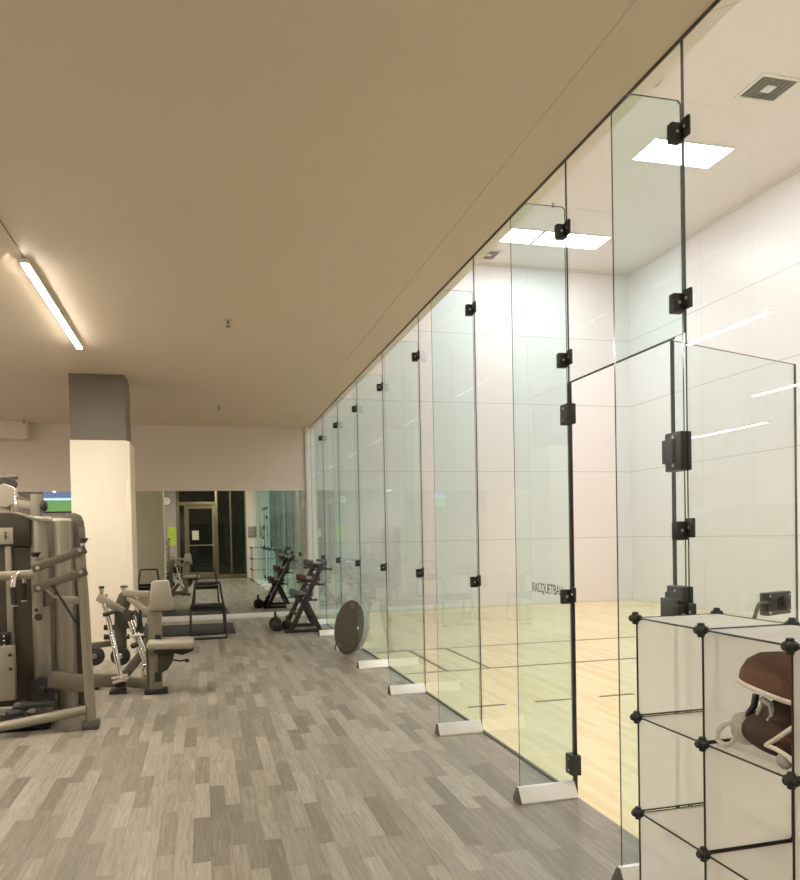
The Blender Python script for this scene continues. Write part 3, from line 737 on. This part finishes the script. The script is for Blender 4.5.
# ------------------------------------------------------------------ mat and chairs
b = B(); lohi(b, (-1.02, 10.90, 0), (.43, 12.25, .012), .004); mo = recenter(obj('exercise_mat', b, m_rub)); tag(mo, 'flat black exercise mat on the floor before the mirror', 'mat')
def make_chair():
    c = thing('frame_chair', 'x', 'chair', (0, 0, 0), 'black framed chairs')
    b = B(); lohi(b, (-.235, -.20, .415), (.235, .22, .450), .012); lohi(b, (-.215, -.19, .385), (.215, .21, .416), .006); obj('seat', b, m_rub, c)
    b = B(); tube(b, [(-.215, -.205, .43), (-.185, -.235, .60), (-.165, -.255, .760), (-.145, -.258, .782), (.145, -.258, .782), (.165, -.255, .760), (.185, -.235, .60), (.215, -.205, .43)], .016, 10); obj('back_frame', b, m_blackm, c)
    b = B(); beam(b, (-.20, -.215, .47), (.20, -.215, .47), .03, .05, .006); obj('lower_rail', b, m_blackm, c)
    for s in (-1, 1):
        for yy, y2 in ((-.20, -.245), (.20, .235)):
            b = B(); tube(b, [(s*.225, yy, .42), (s*.240, y2, .014)], .014, 10); obj('leg', b, m_blackm, c)
    for yy in (-.245, .235):
        b = B(); tube(b, [(-.240, yy, .015), (.240, yy, .015)], .014, 10); obj('floor_bar', b, m_blackm, c)
    return c
c0 = make_chair(); c0.location = (.035, 10.63, 0); c0.rotation_euler = (0, 0, .03); c0['label'] = 'black open-backed chair standing before the mat and mirror'
c1 = copy_tree(c0); c1.location = (-1.08, 10.42, 0); c1.rotation_euler = (0, 0, .0); c1['label'] = 'black open-backed chair behind the cream column, seen in the mirror'

# ------------------------------------------------------------------ big selectorised machine at the left
ms = thing('weight_machine', 'large silver weight stack machine at the left edge, with linked lever posts', 'exercise machine', (-1.45, 6.1, 0))
def P(name, b, m, parent=ms, label=None):
    o = obj(name, b, m, parent)
    if label: o['label'] = label
    return o
b = B(); tube(b, [(-0.885, 5.840, 1.338), (-0.864, 5.835, 0.946), (-0.836, 5.810, 0.044)], .036, 16); post = P('lever_post', b, m_silver)
b = B(); box(b, ((-0.836, 5.810, 0.044)[0], 5.81, .030), (.115, .13, .058), None, .008); P('foot', b, m_alud, post)
b = B(); lathe(b, [(0, .035), (.034, .035), (.038, .028), (.020, 0), (0, 0)], Matrix.Translation((-0.860, 5.840, 1.367)), 20); P('post_cap', b, m_black, post)
b = B(); tube(b, [(-0.861, 5.840, 1.323), (-0.867, 5.840, 1.367)], .014, 10); P('pin', b, m_bolt, post)
b = B(); tube(b, [(-1.175, 5.860, 1.272), (-1.191, 5.860, 0.819)], .034, 16); lp = P('inner_post', b, m_silver)
b = B(); lathe(b, [(0, .035), (.034, .035), (.038, .028), (.020, 0), (0, 0)], Matrix.Translation((-1.189, 5.860, 1.272)), 20); P('post_cap', b, m_black, lp)
b = B(); disc(b, (-1.185, 5.820, 0.888), (0, 1, 0), .014, .012, 14, .003); disc(b, (-1.175, 5.830, 0.835), (.3, 1, 0), .026, .03, 14, .004); P('bolt', b, m_black, lp)
for (a, c) in (((-1.202, 5.800, 1.187), (-0.832, 5.780, 1.323)), ((-1.200, 5.800, 1.042), (-0.829, 5.780, 1.162))):
    b = B(); beam(b, a, c, .024, .062, .008); lk = P('link_bar', b, m_silverd)
    b = B(); disc(b, Vector(a)+Vector((.04, -.014, .006)), (0, 1, 0), .014, .010, 12, .002); disc(b, Vector(c)+Vector((-.04, -.014, -.006)), (0, 1, 0), .014, .010, 12, .002); P('pivot', b, m_bolt, lk)
# shroud towers: rounded fronts
def tower(u0, u1, vt, yb, name):
    x0 = u0; x1 = u1
    poly = [(x1, yb+.16), (x0, yb+.16)]
    for k in range(9):
        a = PI+k*PI/8; poly.append(((x0+x1)/2+(x1-x0)/2*math.cos(a), yb+.055*math.sin(a)))
    b = B(); prism(b, poly, 2, 0.03, vt, .003); t = P(name, b, m_silver)
    b = B(); prism(b, [((p[0]-(x0+x1)/2)*.93+(x0+x1)/2, p[1]+.004) for p in poly], 2, vt-.001, vt+.018, .004); P('tower_cap', b, m_base, t)
    return t
xa, xb_, xc_, xd_ = (-1.299, 6.250, 0.931)[0], (-1.162, 6.250, 0.925)[0], (-1.146, 6.300, 0.920)[0], (-1.014, 6.300, 0.915)[0]
tower(xa, xb_, (-1.227, 6.250, 1.560)[2], 6.22, 'shroud_tower'); tower(xc_, xd_, (-1.063, 6.300, 1.543)[2], 6.27, 'shroud_tower')
# rounded side plate behind the posts
zt = (-0.970, 6.480, 1.611)[2]; x0 = (-1.081, 6.480, 0.903)[0]; x1 = (-0.944, 6.480, 0.897)[0]
b = B(); prism(b, [(x0, .02), (x1+.03, .02), (x1, zt-.07), (x1-.02, zt-.02), (x1-.06, zt), (x0, zt)], 1, 6.455, 6.50, .004); sp_ = P('side_plate', b, m_silverd)
b = B(); box(b, (-0.955, 6.450, 1.447), (.05, .006, .10), None, .002); P('decal', b, m_silver, sp_)
# dark guard panel to the left with cap and placard
xl = -2.20
b = B(); prism(b, [(xl, .12), (xa+.01, .12), (xa+.01, 1.50), (xl, 1.50)], 1, 6.20, 6.25, .004); gp = P('guard_panel', b, m_shroud)
b = B(); zc0 = (-1.358, 6.170, 1.353)[2]; prism(b, [(xl, zc0), (xa+.015, zc0), (xa+.015, (-1.262, 6.170, 1.543)[2]), ((-1.324, 6.170, 1.582)[0], (-1.324, 6.170, 1.582)[2]), ((-1.421, 6.170, 1.610)[0], (-1.421, 6.170, 1.610)[2]), (xl, (-1.524, 6.170, 1.623)[2])], 1, 6.15, 6.32, .008); cp = P('panel_cap', b, m_shroudd)
b = B(); prism(b, [((-1.395, 6.180, 1.606)[0], (-1.395, 6.180, 1.606)[2]), ((-1.263, 6.180, 1.551)[0], (-1.263, 6.180, 1.551)[2]), (xb_, (-1.136, 6.180, 1.534)[2]-.01), (xb_, (-1.136, 6.180, 1.534)[2]+.012), ((-1.263, 6.180, 1.566)[0], (-1.263, 6.180, 1.566)[2]+.01), ((-1.395, 6.180, 1.618)[0], (-1.395, 6.180, 1.618)[2])], 1, 6.16, 6.33, .002); P('cap_edge', b, m_silver, cp)
q = (-1.461, 6.145, 1.432); b = B(); box(b, q, (.125, .010, .125), None, .003); pc_ = P('placard', b, m_placard, cp)
b = B(); ball(b, (q[0]+.012, q[1]-.006, q[2]+.025), .008, (1, .4, 1), None, 10); beam(b, (q[0]+.012, q[1]-.006, q[2]+.016), (q[0]+.012, q[1]-.006, q[2]-.03), .010, .003, 0, (0, 1, 0)); beam(b, (q[0]+.0, q[1]-.006, q[2]-.0), (q[0]+.03, q[1]-.006, q[2]-.012), .006, .003, 0, (0, 1, 0)); P('pictogram', b, m_black, pc_)
b = B(); lohi(b, ((-1.445, 6.000, 1.253)[0]-.018, 6.16, .3), ((-1.419, 6.000, 1.253)[0], 6.20, (-1.416, 6.000, 1.356)[2]), .004); P('guide_rail', b, m_silver, gp)
# weight stack
q = (-1.472, 6.080, 0.764)
st = thing_ = None
b = B()
for k in range(9): lohi(b, (q[0]-.20, 6.02, .40+k*.034), (q[0]+.035, 6.15, .43+k*.034), .003)
ws = P('weight_stack', b, m_rub)
b = B()
for k in range(9): disc(b, (q[0]+.018, 6.018, .415+k*.034), (0, 1, 0), .006, .004, 10, .001)
P('stack_mark', b, m_white, ws)
# handlebar with grips
b = B(); tube(b, [(-1.572, 5.860, 1.139), (-1.395, 5.860, 1.140), (-1.202, 5.860, 1.148)], .034, 14); hb = P('handle_bar', b, m_silver)
b = B(); tube(b, [(-1.302, 5.830, 1.153), (-1.322, 5.800, 1.133), (-1.328, 5.790, 1.098), (-1.329, 5.790, 1.055)], .018, 12); P('grip_stem', b, m_chrome, hb)
b = B(); tube(b, [(-1.329, 5.790, 1.062), (-1.323, 5.790, 0.933)], .021, 12); P('grip', b, m_rub, hb)
b = B(); tube(b, [(-1.270, 5.860, 1.114), (-1.271, 5.860, 1.078)], .012, 10); P('grip_stem', b, m_chrome, hb)
b = B(); tube(b, [(-1.271, 5.860, 1.085), (-1.274, 5.860, 0.961)], .020, 12); P('grip', b, m_rub, hb)
b = B(); disc(b, (-1.322, 5.790, 0.926), (0, 0, 1), .023, .012, 14, .003); disc(b, (-1.275, 5.860, 0.954), (0, 0, 1), .021, .012, 14, .003); P('grip_cap', b, m_bolt, hb)
# bracket, beams, strut
b = B(); a0 = (-1.159, 5.950, 0.897); a1 = (-1.155, 5.950, 1.038); a2 = (-1.075, 5.950, 0.961); a3 = (-1.076, 5.950, 0.923); prism(b, [(a0[0], a0[2]), (a3[0], a3[2]), (a2[0], a2[2]), (a1[0], a1[2])], 1, 5.90, 6.00, .005); P('bracket', b, m_silverd)
b = B(); beam(b, (-1.096, 5.950, 0.946), (-0.876, 5.870, 0.940), .05, .055, .008); P('cross_beam', b, m_silver)
b = B(); beam(b, (-1.143, 6.000, 0.349), (-0.854, 5.840, 0.321), .06, .125, .010); P('lower_beam', b, m_silverd)
b = B(); tube(b, [(-1.065, 5.760, 1.069), (-0.898, 5.760, 0.771)], .009, 8); P('pull_strut', b, m_black)
b = B(); tube(b, [(-1.680, 5.720, 0.044), (-0.867, 5.800, 0.138)], .036, 14); P('base_tube', b, m_silver)
b = B(); disc(b, (-1.205, 6.060, 0.258), (.35, 1, 0), .105, .05, 28, .010); disc(b, (-1.199, 6.030, 0.264), (.35, 1, 0), .03, .06, 16, .006); P('pulley', b, m_rub)
b = B(); q = (-1.430, 5.950, 0.422); box(b, (q[0], 5.95, q[2]), (.13, .06, .40), None, .006); pd = P('seat_pedestal', b, m_silver)
b = B(); disc(b, (-1.392, 5.915, 0.558), (0, 1, 0), .012, .012, 12, .002); disc(b, (-1.391, 5.915, 0.455), (0, 1, 0), .012, .012, 12, .002); P('adjust_hole', b, m_black, pd)
b = B(); lohi(b, (-2.15, 5.86, .012), ((-1.120, 6.000, 0.158)[0], 6.16, .070), .010); P('base_plate', b, m_rub)
b = B(); ball(b, (-1.307, 5.850, 0.190), .05, (1.3, 1, .8)); ball(b, (-1.344, 5.800, 0.154), .04, (1.6, 1, .7)); box(b, (-1.182, 5.860, 0.193), (.20, .10, .035), None, .010); tube(b, [(-1.343, 5.830, 0.190), (-1.259, 5.800, 0.125)], .02, 10); P('foot_pedal', b, m_black)
b = B(); lohi(b, (xl-.03, 6.2, 0.0), (xd_+.02, 6.50, .05), .006); P('rear_base', b, m_silverd)

# ------------------------------------------------------------------ cable tower behind it
ct = thing('cable_tower', 'tall silver cable machine showing its head above the big weight machine', 'exercise machine', (-1.9, 7.5, 0))
Q = lambda n, b, m, p=ct: obj(n, b, m, p)
b = B(); tube(b, [(-2.134, 7.500, 1.970), (-1.735, 7.500, 1.984), (-1.650, 7.500, 1.993)], .026, 12); Q('top_bar', b, m_silverd)
for q in ((-2.007, 7.500, 1.805), (-1.757, 7.500, 1.804)):
    b = B(); lohi(b, (q[0]-.045, 7.46, 0), (q[0]+.045, 7.54, (-1.752, 7.500, 1.951)[2]), .006); Q('mast', b, m_silver)
b = B(); q = (-1.751, 7.440, 1.809); disc(b, q, (0, 1, 0), .115, .05, 8, .012); Q('head_plate', b, m_silver)
b = B(); disc(b, (-1.702, 7.460, 1.921), (0, 1, 0), .055, .04, 20, .008); disc(b, (-1.786, 7.460, 1.921), (0, 1, 0), .045, .04, 20, .008); Q('pulley', b, m_rub)
b = B(); q = (-1.651, 7.400, 1.770); lohi(b, (q[0]-.012, 7.39, (-1.658, 7.400, 1.495)[2]), (q[0]+.012, 7.41, (-1.648, 7.400, 1.870)[2]), .003); Q('cable_guide', b, m_chrome)
b = B(); beam(b, (-1.673, 7.420, 1.744), (-1.488, 7.420, 1.705), .05, .075, .006); Q('arm', b, m_silver)
b = B(); beam(b, (-1.659, 7.440, 1.800), (-1.508, 7.440, 1.734), .03, .03, .004); Q('stay', b, m_silverd)
b = B(); q = (-1.479, 7.420, 1.723); lohi(b, (q[0]-.05, 7.38, 0), (q[0]+.05, 7.46, (-1.476, 7.420, 1.825)[2]), .008); am = Q('rear_mast', b, m_silverd)
b = B(); lathe(b, [(0, -.03), (.035, -.03), (.055, 0), (.035, .03), (0, .03)], along((-1.416, 7.400, 1.713), (1, 0, 0)), 18); Q('knob', b, m_black, am)
b = B(); lohi(b, ((-2.084, 7.500, 0.863)[0], 7.40, 0), ((-1.477, 7.500, 0.837)[0], 7.75, .05), .006); Q('base', b, m_silverd)

# ------------------------------------------------------------------ plate-loaded row machine by the column
rm = thing('row_machine', 'silver lever row machine with grey pad and seat, standing before the cream column', 'exercise machine', (-.62, 7.1, 0))
R_ = lambda n, b, m, p=rm: obj(n, b, m, p)
q0 = (-0.450, 6.950, 0.026); q1 = (-0.435, 6.950, 0.784)
b = B(); beam(b, (q0[0], 6.95, .02), (q1[0]-.005, 6.95, q1[2]), .125, .10, .008, (0, 1, 0)); mp = R_('main_post', b, m_silver)
b = B(); box(b, (q0[0]-.062, 6.90, .35), (.012, .04, .58), None, .003); R_('post_edge', b, m_silverd, mp)
for q_, h_ in (((-0.413, 6.895, 0.506), .05), ((-0.422, 6.895, 0.152), .085)):
    b = B(); box(b, q_, (.055, .012, h_), None, .004); R_('adjuster', b, m_black, mp)
b = B(); box(b, (q0[0]+.01, 6.93, .022), (.20, .13, .042), None, .006); R_('foot_plate', b, m_rub)
# back pad (narrower at the top)
b = B(); za, zb = (-0.390, 6.900, 0.746)[2], (-0.383, 6.900, 1.019)[2]; xm = (-0.383, 6.900, 0.840)[0]
prism(b, [(xm-.105, za), (xm+.118, za), (xm+.078, zb), (xm-.070, zb)], 1, 6.84, 6.93, .024); R_('chest_pad', b, m_pad)
b = B(); q = (-0.410, 6.960, 0.773); box(b, q, (.10, .05, .12), None, .006); R_('pad_mount', b, m_silverd)
q = (-0.305, 6.930, 0.437)
b = B(); box(b, (q[0], 6.90, q[2]+.012), (.40, .34, .075), rotm(0, .03, 0), .030, 4); R_('seat', b, m_pad)
b = B(); prism(b, [(q[0]-.14, q[2]-.025), (q[0]+.20, q[2]-.03), (q[0]+.19, q[2]-.055), (q[0]+.10, q[2]-.085), (q[0]+.02, q[2]-.06), (q[0]-.14, q[2]-.05)], 1, 6.78, 7.0, .006); R_('seat_bracket', b, m_black)
b = B(); prism(b, [((-0.416, 6.900, 0.393)[0], (-0.416, 6.900, 0.393)[2]), ((-0.270, 6.900, 0.385)[0], (-0.270, 6.900, 0.385)[2]), ((-0.290, 6.900, 0.287)[0], (-0.290, 6.900, 0.287)[2]), ((-0.335, 6.900, 0.217)[0], (-0.335, 6.900, 0.217)[2]), ((-0.396, 6.900, 0.185)[0], (-0.396, 6.900, 0.185)[2]), ((-0.421, 6.900, 0.196)[0], (-0.421, 6.900, 0.196)[2])], 1, 6.87, 6.93, .006); R_('cam_guard', b, m_shroudd)
b = B(); tube(b, [(-0.289, 6.880, 0.299), (-0.229, 6.870, 0.288), (-0.176, 6.860, 0.295)], .008, 8); lv = R_('seat_lever', b, m_black)
b = B(); ball(b, (-0.168, 6.860, 0.290), .018, (1.2, 1, 1)); R_('knob', b, m_black, lv)
# upper works
b = B(); beam(b, (-0.725, 7.250, 0.891), (-0.468, 6.980, 0.892), .05, .055, .008); R_('top_beam', b, m_silver)
b = B(); beam(b, (-0.688, 7.220, 0.855), (-0.490, 6.980, 0.730), .04, .055, .006); R_('diagonal_brace', b, m_silver)
b = B(); a0 = [(-0.803, 7.300, 0.807), (-0.774, 7.300, 0.880), (-0.729, 7.300, 0.916), (-0.685, 7.300, 0.896), (-0.670, 7.300, 0.801), (-0.699, 7.300, 0.718), (-0.778, 7.300, 0.721)]; prism(b, [(p[0], p[2]) for p in a0], 1, 7.27, 7.33, .010); R_('hub_plate', b, m_silverd)
b = B(); beam(b, (-0.959, 7.300, 0.860), (-0.727, 7.220, 0.717), .05, .070, .008); la = R_('lever_arm', b, m_silver)
b = B(); tube(b, [(-0.928, 7.300, 0.859), (-0.926, 7.300, 0.933)], .020, 12); tube(b, [(-0.888, 7.290, 0.858), (-0.887, 7.290, 0.886)], .014, 10); R_('stem', b, m_chrome, la)
b = B(); disc(b, (-0.926, 7.300, 0.947), (0, 0, 1), .026, .024, 16, .006); R_('stem_cap', b, m_black, la)
b = B(); tube(b, [(-0.730, 7.300, 0.897), (-0.729, 7.300, 0.935)], .026, 12); st_ = R_('hub_stem', b, m_chrome)
b = B(); lathe(b, [(0, .02), (.03, .016), (.038, 0), (0, -.004)], Matrix.Translation((-0.729, 7.300, 0.940)), 16); R_('stem_cap', b, m_black, st_)
b = B(); tube(b, [(-0.903, 7.260, 0.796), (-0.859, 7.220, 0.631), (-0.756, 7.100, 0.128)], .023, 12); R_('swing_arm', b, m_chrome)
b = B(); tube(b, [(-0.658, 7.120, 0.641), (-0.498, 7.020, 0.189)], .034, 14); sa = R_('swing_arm', b, m_chrome)
b = B(); tube(b, [(-0.907, 7.200, 0.700), (-0.785, 7.200, 0.731)], .018, 10); R_('grip', b, m_rub)
b = B(); tube(b, [(-0.653, 7.080, 0.718), (-0.617, 7.070, 0.727), (-0.587, 7.060, 0.690), (-0.585, 7.060, 0.617), (-0.596, 7.070, 0.552)], .020, 12); R_('grip', b, m_rub)
b = B(); tube(b, [(-0.701, 7.080, 0.502), (-0.498, 7.020, 0.526)], .011, 10); rd = R_('cross_rod', b, m_bolt)
b = B(); disc(b, (-0.684, 7.075, 0.506), (1, 0, 0), .024, .03, 14, .004); disc(b, (-0.524, 7.030, 0.522), (1, 0, 0), .022, .03, 14, .004); R_('collar', b, m_blackm, rd)
b = B(); ball(b, (-0.636, 7.050, 0.425), .028); tube(b, [(-0.632, 7.050, 0.429), (-0.581, 7.060, 0.443)], .012, 8); R_('pop_pin', b, m_black)
b = B(); beam(b, (-0.770, 7.340, 0.708), (-0.778, 7.340, 0.237), .105, .08, .008, (0, 1, 0)); R_('rear_post', b, m_silverd)
b = B(); a0 = [(-0.790, 7.240, 0.728), (-0.667, 7.240, 0.731), (-0.626, 7.240, 0.617), (-0.637, 7.240, 0.525), (-0.671, 7.240, 0.564), (-0.785, 7.240, 0.560)]; prism(b, [(p[0], p[2]) for p in a0], 1, 7.20, 7.29, .008); R_('pivot_housing', b, m_shroudd)
for qa, qb in (((-0.922, 7.360, 0.567), (-0.798, 7.360, 0.561)), ((-0.924, 7.360, 0.478), (-0.800, 7.360, 0.471))):
    b = B(); tube(b, [qa, qb], .026, 12); R_('weight_peg', b, m_black)
for qa in ((-1.013, 7.400, 0.298), (-0.773, 7.270, 0.304)):
    b = B(); disc(b, qa, (.15, 1, 0), .088, .045, 28, .010); wp = R_('weight_plate', b, m_rub)
    b = B(); disc(b, Vector(qa)+Vector((0, -.024, 0)), (.15, 1, 0), .025, .016, 14, .003); R_('hub', b, m_bolt, wp)
b = B(); beam(b, (-1.150, 7.450, 0.384), (-0.851, 7.400, 0.412), .07, .055, .010); R_('arm_pad', b, m_silverd)
b = B(); beam(b, ((-1.091, 7.350, 0.086)[0], 7.35, .085), ((-0.707, 7.220, 0.121)[0], 7.20, .085), .09, .12, .008); R_('base_beam', b, m_silverd)
b = B(); beam(b, ((-0.742, 7.220, 0.124)[0], 7.22, .075), (q0[0]-.02, 6.98, .075), .07, .09, .008); R_('base_beam', b, m_silverd)
b = B(); beam(b, (-0.774, 7.260, 0.081), (-0.586, 7.200, 0.313), .06, .075, .008); R_('gusset_beam', b, m_silverd)
b = B(); tube(b, [(-0.820, 7.020, 0.120), (-0.688, 7.020, 0.147)], .037, 16); fr_ = R_('foot_roller', b, m_chrome)
b = B(); disc(b, (-0.762, 7.060, 0.081), (0, 0, 1), .05, .05, 18, .008); R_('roller_mount', b, m_black, fr_)
b = B(); tube(b, [(-0.528, 6.980, 0.261), (-0.562, 6.970, 0.220), (-0.555, 6.970, 0.156), (-0.514, 6.980, 0.134)], .016, 10); R_('guide_loop', b, m_chrome)
b = B(); lohi(b, ((-0.789, 7.060, 0.029)[0]-.06, 7.0, 0), ((-0.755, 7.060, 0.026)[0]+.04, 7.16, .03), .005); R_('foot_plate', b, m_rub)
b = B(); lohi(b, ((-1.076, 7.350, -0.008)[0], 7.27, 0), ((-1.041, 7.350, -0.011)[0]+.06, 7.44, .035), .005); R_('foot_plate', b, m_rub)

# ------------------------------------------------------------------ camera
cam = bpy.data.cameras.new('camera'); co = bpy.data.objects.new('camera', cam); C.objects.link(co)
F, YAW, PIT, ROL, SX, SY = 737.7, .2498, -.0207, .0205, -8.33, 110.18
right0 = Vector((math.cos(YAW), -math.sin(YAW), 0)); fwd0 = Vector((math.sin(YAW), math.cos(YAW), 0)); up0 = Vector((0, 0, 1))
fwd = fwd0*math.cos(PIT)+up0*math.sin(PIT); up = up0*math.cos(PIT)-fwd0*math.sin(PIT)
# image: u = c*a + s*v(down); rolled axes
c_, s_ = math.cos(ROL), math.sin(ROL)
right = right0*c_-up*s_*1.0
upr = up*c_+right0*s_*1.0
co.matrix_world = Matrix((right, upr, -fwd)).transposed().to_4x4()
co.location = (0, 0, EYE)
cam.sensor_fit = 'AUTO'; cam.sensor_width = 36.0; cam.lens = F/880*36.0
cam.shift_x = -SX/880; cam.shift_y = SY/880
cam.clip_start = .02; cam.clip_end = 200
S.camera = co

# ------------------------------------------------------------------ night outside, colour management
w = bpy.data.worlds.new('night'); S.world = w; w.use_nodes = True
bg = w.node_tree.nodes['Background']; bg.inputs[0].default_value = (.055, .05, .036, 1); bg.inputs[1].default_value = .5
S.view_settings.view_transform = 'Standard'; S.view_settings.look = 'None'; S.view_settings.gamma = 1.0
S.view_settings.exposure = 0.36; S.view_settings.use_curve_mapping = False
S.cycles.transparent_max_bounces = 64; S.cycles.max_bounces = 14; S.cycles.glossy_bounces = 8; S.cycles.diffuse_bounces = 6
S.cycles.sample_clamp_indirect = 6.0
